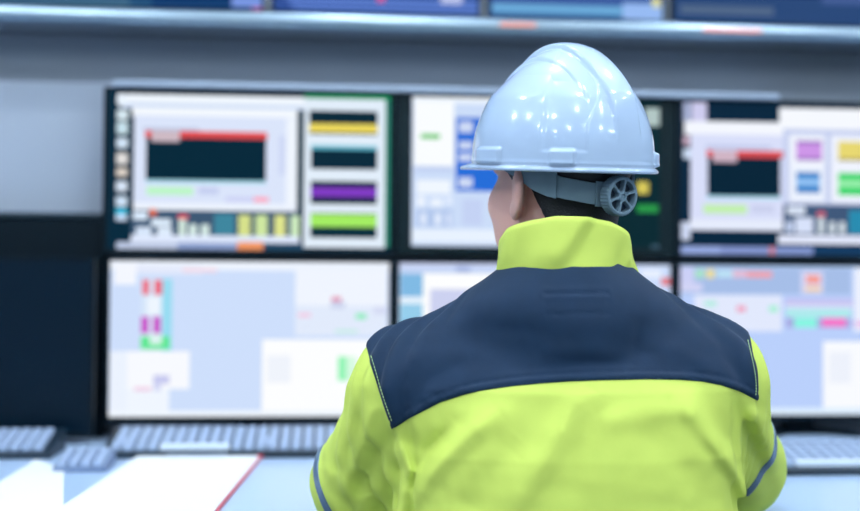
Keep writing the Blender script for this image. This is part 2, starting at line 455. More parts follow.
def monitor(name, X, Zt, w, h, content, frame, label, group, Y=0.0, foot=None, bez=.007, m_frame=None, rz=0, chin=.012, mount=None, bx=.0105):
    """content None = switched off; foot = distance of the desk below the picture's lower edge; mount = wall face behind"""
    mf = m_frame or M_black
    base = Zt-h-(foot if foot else chin)
    r = empty(name, (X+w/2, Y+.03, base), rz); tag(r, label, 'monitor', group)
    t = Zt-base
    fr = MB()
    x0, x1, zt, zb = -w/2-bx, w/2+bx, t+bez, t-h-chin
    # bezel ring, bevelled outwards
    def rect(i, y): return [(x0+i, y, zb+i), (x1-i, y, zb+i), (x1-i, y, zt-i), (x0+i, y, zt-i)]
    def inner(y): return [(-w/2, y, t-h), (w/2, y, t-h), (w/2, y, t), (-w/2, y, t)]
    fr.rings([inner(-.0305), inner(-.034), rect(.0015, -.0345), rect(0, -.033), rect(0, -.012), rect(.004, -.008)], mf, cap0=False, cap1=True)
    f = fr.build('bezel', r)
    bk = MB()
    def rr(fx, fz, y, dz=0):
        cz = (zt+zb)/2+dz
        return [(-w/2*fx, y, cz-h/2*fz), (w/2*fx, y, cz-h/2*fz), (w/2*fx, y, cz+h/2*fz), (-w/2*fx, y, cz+h/2*fz)]
    bk.rings([rr(.97, .95, -.010), rr(.92, .88, .004), rr(.5, .55, .018, -.01), rr(.42, .45, .024, -.01)], mf)
    bk.build('back_cover', r)
    if content is None:
        s = MB(); s.add([(0,0,0),(0,0,-h),(w,0,-h),(w,0,0)], [(0,1,2,3)], M_blackg)
    else:
        s = screen_mesh(content, *frame, w, h)
    s.build('screen', r, loc=(-w/2, -.0315, t))
    if foot:
        st = MB()
        st.rings([[(-.03, .022, .0), (.03, .022, .0), (.03, .040, .0), (-.03, .040, .0)], [(-.025, .022, t-h*.6), (.025, .022, t-h*.6), (.025, .034, t-h*.6), (-.025, .034, t-h*.6)]], mf)
        st.build('stand_neck', r)
        ft = MB()
        for sx in (-1, 1):
            ft.rings([[(sx*.02-.014, .03, .001), (sx*.02+.014, .03, .001), (sx*.02+.014, .03, .014), (sx*.02-.014, .03, .014)],
                      [(sx*.11-.012, -.06, .001), (sx*.11+.012, -.06, .001), (sx*.11+.012, -.06, .009), (sx*.11-.012, -.06, .009)]], mf)
        ft.box((-.04, .005, .0), (.04, .05, .016), mf, .003)
        ft.build('stand_foot', r)
    if mount:
        k = MB(); k.box((-.06, .0235, t-h/2-.06), (.06, mount-Y-.03, t-h/2+.06), M_black, .003); k.build('wall_bracket', r)
    return r
LG = 'lit monitors of the lower row'; UG = 'lit monitors of the upper row'
M_sil = mat('dark_silver_plastic', (58, 78, 96), .4, spec=.4)
monitor('computer_monitor', 0, ZT+VP, W, H, ul_content(), (111, 93, 392, 250), 'upper-row monitor beside the pale wall showing yellow, purple and green bar charts', UG, mount=.09)
monitor('computer_monitor', PIT+.025, ZT+VP, W-.050, H-.012, um_content(), (411, 98, 663, 247), 'upper-row monitor directly behind the white hard hat', UG, mount=.09, m_frame=mat('dark_green_plastic', (2, 22, 28), .5, spec=.15), chin=.019, bez=.012, bx=.034)
monitor('computer_monitor', 2*PIT, ZT+VP, W, H, ur_content(), (680, 103, 940, 256), 'upper-row monitor with purple, yellow, blue and green square charts', UG, mount=.09)
FT = ZT-H-DESK
monitor('computer_monitor', .007, ZT-.006, W-.007, H-.006, ll_content(), (108, 261, 390, 418), 'lower-row lit monitor over the keyboard and the red-edged clipboard', LG, foot=FT)
monitor('computer_monitor', PIT, ZT-.006, W, H-.006, lm_content(), (401, 263, 669, 417), 'lower-row lit monitor mostly hidden behind the jacket shoulder', LG, foot=FT)
monitor('computer_monitor', 2*PIT, ZT-.006, W, H-.006, lr_content(), (676, 264, 936, 416), 'lower-row lit monitor with a pink and mint bar, beside the right sleeve', LG, foot=FT)
# the switched-off one and the black cabinet behind it
o1 = atY(96, 260, -.07); o2 = atY(96, 432, -.07)
monitor('computer_monitor', float(o1[0])-.60, float(o1[2]), .592, float(o1[2]-o2[2]), None, None, 'switched-off black monitor at the desk, left of the lit screens', None, Y=-.07, foot=float(o2[2]-DESK-.002), bez=.006, chin=.008, bx=.006)
ct = atY(104, 213, .02)
cb = empty('equipment_cabinet', (float(ct[0])-.40, .05, DESK)); tag(cb, 'black cabinet standing on the desk behind the switched-off monitor', 'cabinet')
hc = float(ct[2])-DESK
b = MB(); b.box((-.40, -.025, .0), (.40, .03, hc-.012), M_black, .004); b.build('housing', cb)
b = MB(); b.box((-.402, -.028, hc-.0115), (.402, .033, hc), mat('cabinet_top_black', (22, 44, 58), .4), .003); b.build('top_panel', cb)

# monitors on the raised shelf (only their lower edges are in the picture)
def shelf_monitor(xa, xb, rects, label):
    Y = .22
    a = atY(xa, 8, Y); c = atY(xb, 8, Y); w = float(c[0]-a[0])
    pb = atY((xa+xb)/2, 30, Y)
    h = .30; zt = sz1+.052+h
    ya = 0; yb = 100
    # rows of the picture are given in photo rows; bottom edge of the picture = row of zt-h
    def row(z):
        p = np.array([a[0]+w/2, Y, z])-CAM; return 255.5-F*(p@AU)/(p@AF)
    monitor('console_monitor', float(a[0]), zt, w, h, rects, (xa, row(zt), xb, row(zt-h)), label, 'monitors on the raised shelf', Y=Y, foot=zt-h-sz1, bez=.008, chin=.014, bx=.008)
shelf_monitor(-40, 262, [((-99,-999,999,999), (6,56,108)), ((-99,-999,128,999), (58,100,132)), ((128,-999,150,999), (30,78,120)), ((231,-999,262,4), (118,148,222)), ((252,4,262,12), (200,80,130))], 'shelf monitor with a teal and dark blue picture above the pale wall')
shelf_monitor(274, 478, [((-99,-999,999,999), (46,78,150)), ((285,-2,478,2), (90,125,205)), ((290,4,478,8), (96,130,212)), ((295,10,478,13), (84,118,196)), ((440,-99,462,2), (190,200,240)), ((376,-99,384,2), (220,90,150))], 'shelf monitor with a blue striped picture, between teal and dark neighbours')
shelf_monitor(490, 662, [((-99,-999,999,999), (58,92,160)), ((492,6,622,13), (112,178,222)), ((492,13,622,20), (66,118,176)), ((622,2,662,30), (150,186,242)), ((652,-4,660,5), (226,224,150))], 'shelf monitor with a pale cyan strip, above the white hard hat')
shelf_monitor(674, 960, [((-99,-999,999,999), (38,70,120)), ((680,9,772,17), (82,104,136)), ((820,-99,960,4), (66,92,150))], 'shelf monitor with a dark navy picture and one grey strip')
# bright folder leaning on the shelf between two of those monitors
p0 = atY(632, 27, .14); p1 = atY(672, 14, .14)
b = MB(); b.box((float(p0[0]), .08, sz1), (float(p1[0]), .18, sz1+.018), mat('pale_blue_card', (176, 208, 246), .4), .003)
tag(b.build('document_folder'), 'pale blue folder lying on the raised shelf edge above the hard hat', 'folder')

# ------------------------------------------------------------------ keyboards
M_key = mat('key_grey', (160, 178, 208), .45, noise=(30, .06))
M_kbd = mat('keyboard_black', (12, 34, 50), .4)
M_klab = mat('key_white', (214, 226, 244), .4)
def keyboard(xl, yfront, length, label, cols=19, extra=None, depth=.15):
    p = atZ(xl, yfront)
    r = empty('keyboard', (float(p[0])+length/2, float(p[1])+depth/2, DESK)); tag(r, label, 'keyboard', 'keyboards along the desk')
    L = length/2; D = depth/2
    def prof(x, i): return [(x, -D+i, .001), (x, D-i, .001), (x, D-i, .040-i*.3), (x, -D+.006+i, .012-i*.3), (x, -D+i, .008)]
    b = MB(); b.rings([prof(-L, .004), prof(-L+.004, 0), prof(L-.004, 0), prof(L, .004)], M_kbd); b.build('housing', r)
    k = MB(); px = (length-.03)/cols; py = (depth-.032)/6
    for j in range(6):
        y0 = -D+.016+j*py+(.004 if j == 5 else 0); sl = .028/(depth-.006)
        zb = .012+(y0+D-.006)*sl
        i = 0
        while i < cols:
            span = 1
            if j == 0 and i == 4: span = 6
            elif j in (1, 2) and i in (0, 12): span = 2
            x0 = -L+.015+i*px; x1 = x0+px*span-.003; y1 = y0+py-.003
            m = M_klab if (j == 0 and span == 6) else M_key
            z1 = zb+(y1-y0)*sl
            v = [(x0,y0,zb-.004),(x1,y0,zb-.004),(x1,y1,z1-.004),(x0,y1,z1-.004),(x0+.002,y0+.0015,zb+.008),(x1-.002,y0+.0015,zb+.008),(x1-.002,y1-.003,z1+.008),(x0+.002,y1-.003,z1+.008)]
            k.add(v, [(3,2,1,0),(4,5,6,7),(0,1,5,4),(1,2,6,5),(2,3,7,6),(3,0,4,7)], m)
            i += span
    k.build('keys', r)
    return r
keyboard(100, 459.5, .46, 'grey keyboard under the lower lit monitor, behind the clipboard')
k2 = keyboard(50, 459.5, .44, 'grey keyboard cut off by the picture edge, below the switched-off monitor', depth=.13)
k2.location.x -= .44
keyboard(742, 476.5, .46, 'grey keyboard beside the right sleeve, under the monitor with the mint bar')

# keypad, papers, clipboard
p = atZ(52, 473)
kp = empty('number_keypad', (float(p[0])+.045, float(p[1])+.055, DESK), 0.03); tag(kp, 'small grey number keypad lying on the desk between two keyboards', 'keypad')
b = MB(); b.rings([[(-.045, -.055, .001), (.045, -.055, .001), (.045, -.055, .010), (-.045, -.055, .010)], [(-.045, .055, .001), (.045, .055, .001), (.045, .055, .024), (-.045, .055, .024)]], mat('keypad_grey', (116, 134, 166), .5)); b.build('housing', kp)
k = MB()
for i in range(4):
    for j in range(5):
        x0 = -.041+i*.021; y0 = -.049+j*.020; z0 = .011+(y0+.055)*.127
        k.box((x0, y0, z0-.003), (x0+.015, y0+.017, z0+.007), M_key, .002)
k.build('keys', kp)

def quad_at(pts, z): return [(*[float(q) for q in atZ(x, y, z)[:2]], z) for x, y in pts]
M_paper = mat('white_paper', (240, 244, 250), .6, noise=(8, .01))
# clipboard: a long board of which the far end shows
tl = atZ(138, 458.5); tr = atZ(262, 458.5); br = atZ(222, 508)
ax = Vector((float(tr[0]-tl[0]), float(tr[1]-tl[1]), 0)); wd = ax.length; ax.normalize()
ay = Vector((float(br[0]-tr[0]), float(br[1]-tr[1]), 0)).normalized()
cl = empty('clipboard', (float(tl[0]), float(tl[1]), DESK)); tag(cl, 'white clipboard with red edge lying on the desk before the keyboard', 'clipboard')
Lc = .56
def skew(a, b_, z): v = ax*a+ay*b_; return (v.x, v.y, z)
def plate(mb, a0, a1, b0, b1, z0, z1, m):
    q = [(a0, b1), (a1, b1), (a1, b0), (a0, b0)]
    mb.rings([[skew(a, c, z0) for a, c in q], [skew(a, c, z1) for a, c in q]], m)
b = MB(); plate(b, 0, wd, 0, Lc, .0005, .004, mat('red_edge_board', (206, 70, 92), .4)); o = b.build('board', cl); o['label'] = 'red edged board'
b = MB(); plate(b, .001, wd-.004, .004, Lc-.004, .0042, .006, M_paper); b.build('paper_sheet', cl)
b = MB(); plate(b, wd*.24, wd*.72, -.006, .022, .0062, .009, M_alu); plate(b, wd*.34, wd*.62, -.012, -.002, .004, .011, M_alu); b.build('metal_clip', cl)
b = MB(); plate(b, wd-.008, wd+.002, -.002, .010, .0042, .0072, mat('red_plastic', (226, 62, 78), .4)); o = b.build('corner_tab', cl); o['label'] = 'red corner tab'
# loose sheets to the side
a = atZ(33, 460); c = atZ(66, 470)
pts = [(36, 461), (64, 470), (63, 540), (-130, 560), (-40, 508)]
b = MB(); q = quad_at(pts, DESK)
b.rings([[(x, y, DESK+.0005) for x, y, z in q][::-1], [(x, y, DESK+.003) for x, y, z in q][::-1]], M_paper)
o = b.build('paper_stack'); tag(o, 'loose white papers on the desk, cut off by the picture edge', 'papers')

# ================================================================== THE PERSON
U0, V0, CZ = .182, 1.53, float(CAM[2])
RIGHT = np.array([math.cos(YAW), -math.sin(YAW), 0]); FWD = np.array([math.sin(YAW), math.cos(YAW), 0])
ORG = np.array([CAM[0], CAM[1], 0])+U0*RIGHT+V0*FWD
def to_world(P): return ORG+P[:,[0]]*RIGHT+P[:,[1]]*FWD+P[:,[2]]*np.array([0,0,1.0])
def pix(P):
    d = to_world(P)-CAM; z = np.maximum(d@AF, .3)
    return 430+F*(d@AR)/z, 255.5-F*(d@AU)/z
def wz(w): return CZ+w            # heights measured from the lens

# head frame
TH, AL, RL = math.radians(33), math.radians(6.0), math.radians(1.1)
H0 = np.array([-.002, .05, wz(.153)])
RH = np.array(Matrix.Rotation(RL, 3, 'Y') @ Matrix.Rotation(AL, 3, 'X') @ Matrix.Rotation(TH, 3, 'Z'))
def to_head(P): return ((P-H0.astype(np.float32))@RH.astype(np.float32)).astype(np.float32)
def rot(ax, d): return np.array(Matrix.Rotation(math.radians(d), 3, ax))

def head(P):
    q = to_head(P)
    d = ell(q, (0, -.006, .018), (.076, .098, .098))
    d = smin(d, ell(q, (0, .031, -.058), (.071, .069, .088)), .03)
    d = smin(d, ell(q, (0, .060, -.118), (.026, .024, .020)), .035)
    for s in (-1, 1):
        d = smin(d, ell(q, (s*.045, .062, -.055), (.024, .028, .026)), .02)
        d = smin(d, ell(q, (s*.050, .022, -.100), (.022, .038, .028)), .03)      # jaw corner
        d = smin(d, ell(q, (s*.030, .086, -.006), (.022, .010, .008)), .012)     # brow
        d = smax(d, -ell(q, (s*.030, .101, -.022), (.013, .011, .008)), .010)    # eye socket
    d = smin(d, rcone(q, (0, .090, -.018), (0, .108, -.056), .007, .012), .012)
    for s in (-1, 1): d = smin(d, ell(q, (s*.012, .098, -.060), (.007, .008, .006)), .006)
    d = smin(d, ell(q, (0, .090, -.083), (.022, .010, .006)), .006)
    d = smin(d, ell(q, (0, .088, -.094), (.019, .010, .007)), .006)
    for s in (-1, 1):
        R = rot('Z', s*28)@rot('X', -8)
        c = (s*.083, -.012, -.032)
        e = ell(q, c, (.008, .021, .034), R)
        e = smin(e, ell(q, (s*.080, -.004, -.060), (.007, .011, .013), R), .008)       # lobe
        e = smax(e, -ell(q, (s*.093, -.004, -.030), (.008, .013, .022), R), .005)      # hollow
        d = smin(d, e, .008)
    return d
TORSO = [(wz(-.62), .175, .125, .0), (wz(-.5), .185, .125, -.02), (wz(-.35), .195, .115, -.025), (wz(-.2), .195, .115, -.012),
         (wz(-.12), .165, .10, .0), (wz(-.06), .10, .075, .005), (wz(.0), .062, .062, .01)]
SH = {-1: np.array([-.195, .012, wz(-.153)]), 1: np.array([.178, .012, wz(-.141)])}
EL = {-1: np.array([-.276, .105, wz(-.290)]), 1: np.array([.272, .185, wz(-.278)])}
WR = {-1: np.array([-.130, .360, wz(-.300)]), 1: np.array([.115, .385, wz(-.300)])}
def hand(P, s):
    w = WR[s]; f = np.array([-s*.35, .93, 0]); f /= np.linalg.norm(f); t = np.array([-s*f[1], s*f[0], 0])  # t points to the thumb side
    up = np.array([0, 0, 1.0])
    def at(a, b, c): return w+f*a+t*b+up*c
    d = rcone(P, at(-.01, 0, 0), at(.03, 0, -.008), .027, .026)
    for b in (-.026, -.009, .009, .026):
        d = smin(d, rcone(P, at(.02, b*.7, -.006), at(.085, b, -.010), .015, .0125), .012)
    for b, L in ((-.030, .052), (-.010, .066), (.011, .072), (.031, .064)):
        k1 = at(.085, b, -.010); k2 = at(.085+L*.5, b*1.15, -.008); k3 = at(.085+L*.95, b*1.22, -.030)
        d = smin(d, rcone(P, k1, k2, .0098, .0088), .004); d = smin(d, rcone(P, k2, k3, .0088, .0072), .003)
    d = smin(d, rcone(P, at(.025, .022, -.008), at(.062, .052, -.018), .015, .011), .012)
    d = smin(d, rcone(P, at(.062, .052, -.018), at(.098, .062, -.032), .011, .0085), .004)
    return d
def legs(P, e=0.0):
    d = None
    for s in (-1, 1):
        hp = (s*.09, -.02, wz(-.555)); kn = (s*.13, .40, wz(-.560)); an = (s*.13, .42, .075)
        l = smin(rcone(P, hp, kn, .085+e, .060+e), rcone(P, kn, an, .058+e, .040+e), .03)
        if not e: l = smin(l, rcone(P, (s*.13, .40, .045), (s*.14, .56, .035), .034, .030), .03)
        d = l if d is None else smin(d, l, .02)
    return d
def body(P):
    d = stack(P, TORSO)
    hn = H0+RH@np.array([0, -.022, -.06])
    d = smin(d, rcone(P, tuple(hn), (0, .012, wz(-.03)), .056, .064), .03)
    d = smin(d, head(P), .022)
    for s in (-1, 1):
        a = rcone(P, SH[s], EL[s], .056, .044)
        a = smin(a, rcone(P, EL[s], WR[s], .042, .027), .02)
        d = smin(d, a, .03)
        d = smin(d, rcone(P, (s*.04, .0, wz(-.045)), SH[s], .045, .052), .03)
        d = smin(d, hand(P, s), .012)
    return smin(d, legs(P), .03)

M_skin = mat('skin', (224, 174, 164), .5, spec=.35, noise=(14, .10), bump=(160, .15, .0008), sss=.12)
# --- body: head and hands fine, the rest coarse, all one field
V, Q = solid(body, (-.40, -.22, -.01), (.36, .62, wz(.30)), .005)
person = npmesh('person', V, Q, M_skin)
person.location = tuple(ORG); person.rotation_euler = (0, 0, -YAW)
tag(person, 'person seen from behind in lime and navy jacket and white hard hat facing the monitors', 'person')

# --- hair: close-cropped at the sides, darker at the nape
def hair(P):
    q = to_head(P)
    th = .0035+.003*sstep(-.02, -.08, q[:,1])
    x, y, z = q[:,0], q[:,1], q[:,2]
    dh = ell(q, (0, -.006, .018), (.076, .098, .098))
    hn = (0, -.022, -.06)
    nk = rcone(P, tuple(H0+RH@np.array(hn)), (0, .012, wz(-.03)), .056, .064)
    dh = smin(smin(dh, nk, .03), ell(q, (0, .0, -.05), (.060, .05, .06)), .03)-th
    # hairline in the plane of the side of the head: forward of the ear it stops at the temple, behind it drops to the nape
    low = np.interp(y, [-.2, -.075, -.055, -.035, -.016, -.004, .008, .040, .062], [-.115, -.112, -.082, -.048, -.012, -.008, -.024, -.010, .03])
    return smax(dh, (low-z)*.75, .004)
V, Q = solid(hair, H0+np.array([-.14, -.14, -.15]), H0+np.array([.14, .14, .13]), .0035)
M_hair = mat('dark_hair', (10, 15, 25), .6, noise=(60, .4), bump=(400, .5, .002))
hr = npmesh('hair', V, Q, M_hair, person); hr['label'] = 'short dark hair'
for s in (-1, 1):
    b = MB(); c = H0+RH@np.array([s*.030, .079, -.022])
    n = 12
    b.rings([[tuple(c+RH@np.array([.0115*math.sin(t)*math.cos(a), .0115*math.sin(t)*math.sin(a), .0115*math.cos(t)])) for a in [2*math.pi*i/n for i in range(n)]] for t in np.linspace(.05, math.pi-.05, 9)][::-1], mat('eye_white', (225, 225, 225), .2))
    b.build('eye', person, True)

# --- trousers and shoes
M_trs = mat('navy_trousers', (24, 44, 72), .8, noise=(20, .1))
def trousers(P):
    d = smin(legs(P, .008), stack(P, [(z, a+.008, b_+.008, c) for z, a, b_, c in TORSO]), .03)
    return smax(smax(d, P[:,2]-wz(-.50), .01), .07-P[:,2], .01)
V, Q = solid(trousers, (-.30, -.22, .04), (.30, .52, wz(-.46)), .008)
npmesh('trousers', V, Q, M_trs, person)
def shoe(s):
    def f(P):
        d = smin(rcone(P, (s*.13, .395, .052), (s*.142, .57, .042), .044, .040), rcone(P, (s*.13, .415, .06), (s*.13, .42, .10), .046, .046), .03)
        return smax(d, .001-P[:,2], .006)
    return f
for s in (-1, 1):
    V, Q = solid(shoe(s), (s*.13-.09, .30, -.02), (s*.13+.09, .66, .16), .006)
    npmesh('shoe', V, Q, mat('black_leather', (22, 26, 32), .4), person)

# --- jacket
JT = [(wz(-.58), .205, .150, .0), (wz(-.45), .212, .148, -.025), (wz(-.33), .216, .142, -.035), (wz(-.22), .214, .138, -.022),
      (wz(-.14), .190, .125, -.010), (wz(-.08), .135, .098, .0), (wz(-.02), .080, .078, .0), (wz(.03), .070, .070, .0)]
FOLDS = [  # polyline measured on the back, half width, height (mm)
    ([(500,412),(462,440),(425,478),(404,511),(392,540)], 11, 5.0), ([(455,425),(428,455),(414,490),(408,530)], 9, -4.5),
    ([(590,388),(566,425),(540,465),(510,520)], 15, 4.5), ([(520,440),(490,475),(465,520)], 14, -2.5),
    ([(600,425),(650,412),(700,410)], 13, 3.0), ([(640,430),(690,470),(720,520)], 16, -2.0),
    ([(680,392),(712,440),(742,485),(760,530)], 11, 4.5), ([(735,398),(748,436),(766,478),(776,505)], 7, -4.5),
    ([(752,405),(766,440),(780,470)], 8, 3.5), ([(700,440),(730,480),(745,520)], 8, -2.5),
    ([(362,372),(348,420),(338,470)], 10, 3.2), ([(392,432),(372,468),(352,505)], 9, -3.6), ([(345,400),(330,440),(322,470)], 7, -2.4), ([(378,400),(362,440),(345,490)], 7, 2.6),
    ([(400,440),(408,470),(404,500)], 6, 4.0), ([(330,470),(350,490),(372,500)], 7, 2.5),
    # navy shoulder piece
    ([(382,398),(398,372),(420,352)], 9, 2.4), ([(405,410),(430,380),(470,362)], 10, -1.8), ([(440,322),(490,300),(530,296)], 12, 1.8),
    ([(430,345),(500,330),(560,335)], 12, -1.4), ([(540,352),(590,350),(640,360)], 9, 1.6), ([(565,365),(610,362),(660,350)], 7, -1.4),
    ([(632,278),(640,310),(636,350),(628,378)], 8, -1.8), ([(660,300),(690,330),(720,352)], 10, 1.8), ([(690,325),(722,360),(748,385)], 7, -1.8), ([(708,322),(738,345),(752,375)], 6, 1.8),
    ([(640,345),(680,350),(715,372)], 8, 1.4), ([(500,372),(600,366),(700,370)], 6, -.9)]
def noise3(P, s, seed):
    r = np.random.RandomState(seed); o = np.zeros(len(P), np.float32)
    for _ in range(6):
        k = r.normal(size=3)*s; o += np.sin(P@k.astype(np.float32)+r.uniform(0, 6.28))
    return o/6
def wrinkle(P):
    x, y = pix(P); back = sstep(.16, .02, P[:,1])
    w = np.zeros(len(P))
    for pts, hw, a in FOLDS:
        d, t = seg_dist(x, y, pts)
        w += (1.5 if a > 2.4 or a < -1.9 else 1.2)*a*.001*np.exp(-(d/hw)**2)*np.clip(np.minimum(t, 1-t)*5+.25, 0, 1)
    w = w*back
    w += .0022*noise3(P, 26, 3)+.0011*noise3(P, 60, 5)+.0005*noise3(P, 130, 8)
    # creases round the sleeves, mostly at the elbows
    for s in (-1, 1):
        a = EL[s]-SH[s]; L = np.linalg.norm(a); tt = (P-SH[s].astype(np.float32))@(a/L).astype(np.float32)
        m = sstep(.28, .16, np.linalg.norm(P-EL[s].astype(np.float32), axis=1))
        w += m*.0009*np.sin(tt*150+6*noise3(P, 14, 9+s))
        b = WR[s]-EL[s]; tb = (P-EL[s].astype(np.float32))@(b/np.linalg.norm(b)).astype(np.float32)
        m2 = sstep(.05, .10, tb)*sstep(.27, .22, tb); w += m2*.003*np.sin(tb*190+5*noise3(P, 14, 19+s))
    nk = sstep(.10, .15, np.hypot(P[:,0], P[:,1]))
    w = w*np.maximum(nk, sstep(wz(-.03), wz(-.07), P[:,2]))
    return w.astype(np.float32)
def jacket0(P):
    d = stack(P, JT, 2.25)
    # the neckline: cloth rises to the collar, highest at the nape
    am = np.arctan2(P[:,0]+.003, -P[:,1])
    zt = wz(np.interp(np.abs(am), [0, .5, 1.0, 1.57, 3.15], [.007, .006, .001, -.004, -.035]))
    rho = np.hypot((P[:,0]+.003)/.0915, P[:,1]/.087)
    cb = .5+.5*np.cos(am); ca_ = .55+.30*cb; sa_ = np.sqrt(1-ca_*ca_)
    g = (rho-1)*.089*ca_+(P[:,2]-zt)*sa_
    g = smax(g, (rho-1.35)*.089, .02); g = smax(g, .80*.09-rho*.09, .01)
    d = smin(d, g.astype(np.float32), .012)
    for s in (-1, 1):
        d = smin(d, rcone(P, (s*.045, -.012, wz(-.050)), SH[s]+np.array([0, -.006, .012]), .052, .068), .055)
        a = rcone(P, SH[s], EL[s], .077, .070)
        a = smin(a, rcone(P, EL[s], WR[s]+(EL[s]-WR[s])*.04+np.array([0, 0, .012]), .062, .046), .035)
        d = smin(d, a, .06)
    # sleeves rest on the desk
    return smax(d, np.maximum((DESK+.0015)-P[:,2], -(P[:,1]-.115)), .008) if False else d
def jacket(P):
    d = jacket0(P)-wrinkle(P)
    # flattened where the sleeves lie on the desk top, hem above the hips
    xw = to_world(P)
    over = np.minimum(DESK+.0015-P[:,2], (xw[:,1]+.872))        # >0 under the top and beyond its edge
    d = smax(d, over.astype(np.float32), .006)
    return smax(d, wz(-.54)-P[:,2], .01)
V, Q = solid(jacket, (-.42, -.24, wz(-.56)), (.40, .46, wz(.06)), .0036, it=2)
T = tris(Q)
N = vnormals(V, T)
# pieces cut out of the shell
def seam_u(P, s):
    w = P[:,2]-CZ
    if s < 0: u = np.interp(w, [-.36, -.28, -.19, -.095, -.03], [.202, .206, .2285, .2635, .29])
    else: u = np.interp(w, [-.36, -.28, -.155, -.067, -.03], [.239, .244, .236, .237, .254])
    return s*P[:,0]-u-np.clip(P[:,1]-.05, 0, 1)*.25
yoke_poly = [(340,461),(395,427.5),(410,418),(440,402.5),(465,394.5),(480,391),(510,386.5),(540,383.5),(570,381.5),(600,380.3),(650,379.3),(680,380),(702,381.5),(722,385.5),(740,391.5),(757,400.5),
             (790,420),(810,300),(800,200),(497,200),(300,200),(320,400)]
def yoke_s(P):
    x, y = pix(P); d = poly_sd(x, y, yoke_poly)
    return np.minimum(np.minimum(d, (.060-P[:,1])*700), -np.maximum(seam_u(P, -1), seam_u(P, 1))*760)
YS0 = yoke_s(V)
# a fine groove along the armhole seam
for s in (-1, 1):
    g = seam_u(V, s); V = V-N*(.0016*np.exp(-(g/.003)**2)*np.clip(-YS0/3, 0, 1))[:,None].astype(np.float32)
ys = yoke_s(V)
Vy, Ty, Tn = cut(V, T, ys)
Ny = vnormals(Vy, np.concatenate([Ty, Tn]))
sy = yoke_s(Vy)
x, y = pix(Vy)
th = .0010+.0016*sstep(0, 2.0, sy)
bl = [(395,427.5),(410,418),(440,402.5),(465,394.5),(480,391),(510,386.5),(540,383.5),(570,381.5),(600,380.3),(650,379.3),(680,380),(702,381.5),(722,385.5),(740,391.5),(757,400.5)]
db, _ = seg_dist(x, y, bl)
th = th-.0013*np.exp(-((db-7.5)/1.6)**2)+.0007*np.exp(-((db-4)/2.5)**2)
for pts in ([(546,294.5),(606,293.5)], [(547,315),(607,313.5)]):
    d, t = seg_dist(x, y, pts); th = th-.0009*np.exp(-(d/1.6)**2)+.0004*np.exp(-((d-4)/2.5)**2)*(y < 304)
for pts in ([(545,294),(546,316)], [(607,293),(608,314)]):
    d, t = seg_dist(x, y, pts); th = th-.0003*np.exp(-(d/1.6)**2)
back = Vy[:,1] < .1
th = np.where(back, th, .0026).astype(np.float32)
M_navy = mat('navy_cloth', (9, 40, 68), .75, spec=.25, noise=(45, .14), bump=(900, .25, .0006), sheen=.06)
M_lime = mat('lime_cloth', (208, 226, 104), .72, spec=.25, noise=(9, .03), bump=(900, .18, .0005))
M_refl = mat('reflective_tape', (96, 122, 150), .35, .3, noise=(300, .08))
u_, inv = np.unique(Ty, return_inverse=True)
Vp, Tp = patch(Vy, Ny, Ty, th[u_])
# jacket shell: torso and two sleeves
Vs, Tl, Tr_ = cut(V, T, seam_u(V, -1).astype(np.float64))
Vs2, Trr, Tb = cut(Vs, Tr_, seam_u(Vs, 1).astype(np.float64))
a, b_ = compact(Vs2, Tb); jk = npmesh('jacket', a, b_, M_lime, person); jk['label'] = 'lime yellow work jacket'
# the outer cloth lies a touch proud of the body
for nm, TT in (('sleeve', Tl), ('sleeve', Trr)):
    a, b_ = compact(Vs2, TT); npmesh(nm, a, b_, M_lime, jk)
yk = npmesh('yoke', Vp, Tp, M_navy, jk); yk['label'] = 'navy shoulder yoke'
# reflective tape round the upper arms
for s, c0, nn in ((-1, (-.331, .05, wz(-.299)), (-.80, .36, -.44)), (1, (.292, .05, wz(-.290)), (.80, .36, -.46))):
    c0 = np.array(c0); nn = np.array(nn)/np.linalg.norm(nn)
    def band(P, s=s, c0=c0, nn=nn):
        return np.minimum(.0062-np.abs((P-c0)@nn), np.minimum((seam_u(P, s)-.012), (.11-np.linalg.norm(P-c0, axis=1))))
    Vb, Tb2, To = cut(V, T, band(V))
    Nb = vnormals(Vb, np.concatenate([Tb2, To]))
    if len(Tb2):
        a1, a2 = patch(Vb, Nb, Tb2, .0012); o = npmesh('reflective_band', a1, a2, M_refl, jk); o['label'] = 'grey reflective tape'
# seam stitching along the two ends of the yoke
tree = BVHTree.FromPolygons([tuple(p) for p in Vp.tolist()], Tp.tolist())
M_thread = mat('lime_thread', (196, 226, 150), .6); M_pip = mat('dark_piping', (10, 26, 44), .6)
inv_cam = Vector((float((CAM-ORG)@RIGHT), float((CAM-ORG)@FWD), CZ))
def on_yoke(x, y):
    d = ray(x, y); dl = Vector((float(d@RIGHT), float(d@FWD), float(d[2]))).normalized()
    h = tree.ray_cast(inv_cam, dl)
    return (h[0], h[1]) if h[0] is not None else (None, None)
def polyline(pts, n):
    P = np.array(pts, float); L = np.concatenate([[0], np.cumsum(np.hypot(*np.diff(P, axis=0).T))])
    t = np.linspace(0, L[-1], n); return np.stack([np.interp(t, L, P[:,0]), np.interp(t, L, P[:,1])], 1)
def edge_line(side, y0, y1):
    pts = []
    for y_ in np.linspace(y0, y1, 26):
        for x_ in (np.arange(350, 420, .5) if side < 0 else np.arange(775, 715, -.5)):
            h, n = on_yoke(x_, y_)
            if h is not None: pts.append((x_-side*2.6, y_)); break
    P = np.array(pts); c = np.polyfit(P[:,1]-y0, P[:,0], 3)
    return [(float(np.polyval(c, v-y0)), float(v)) for v in P[:,1]]
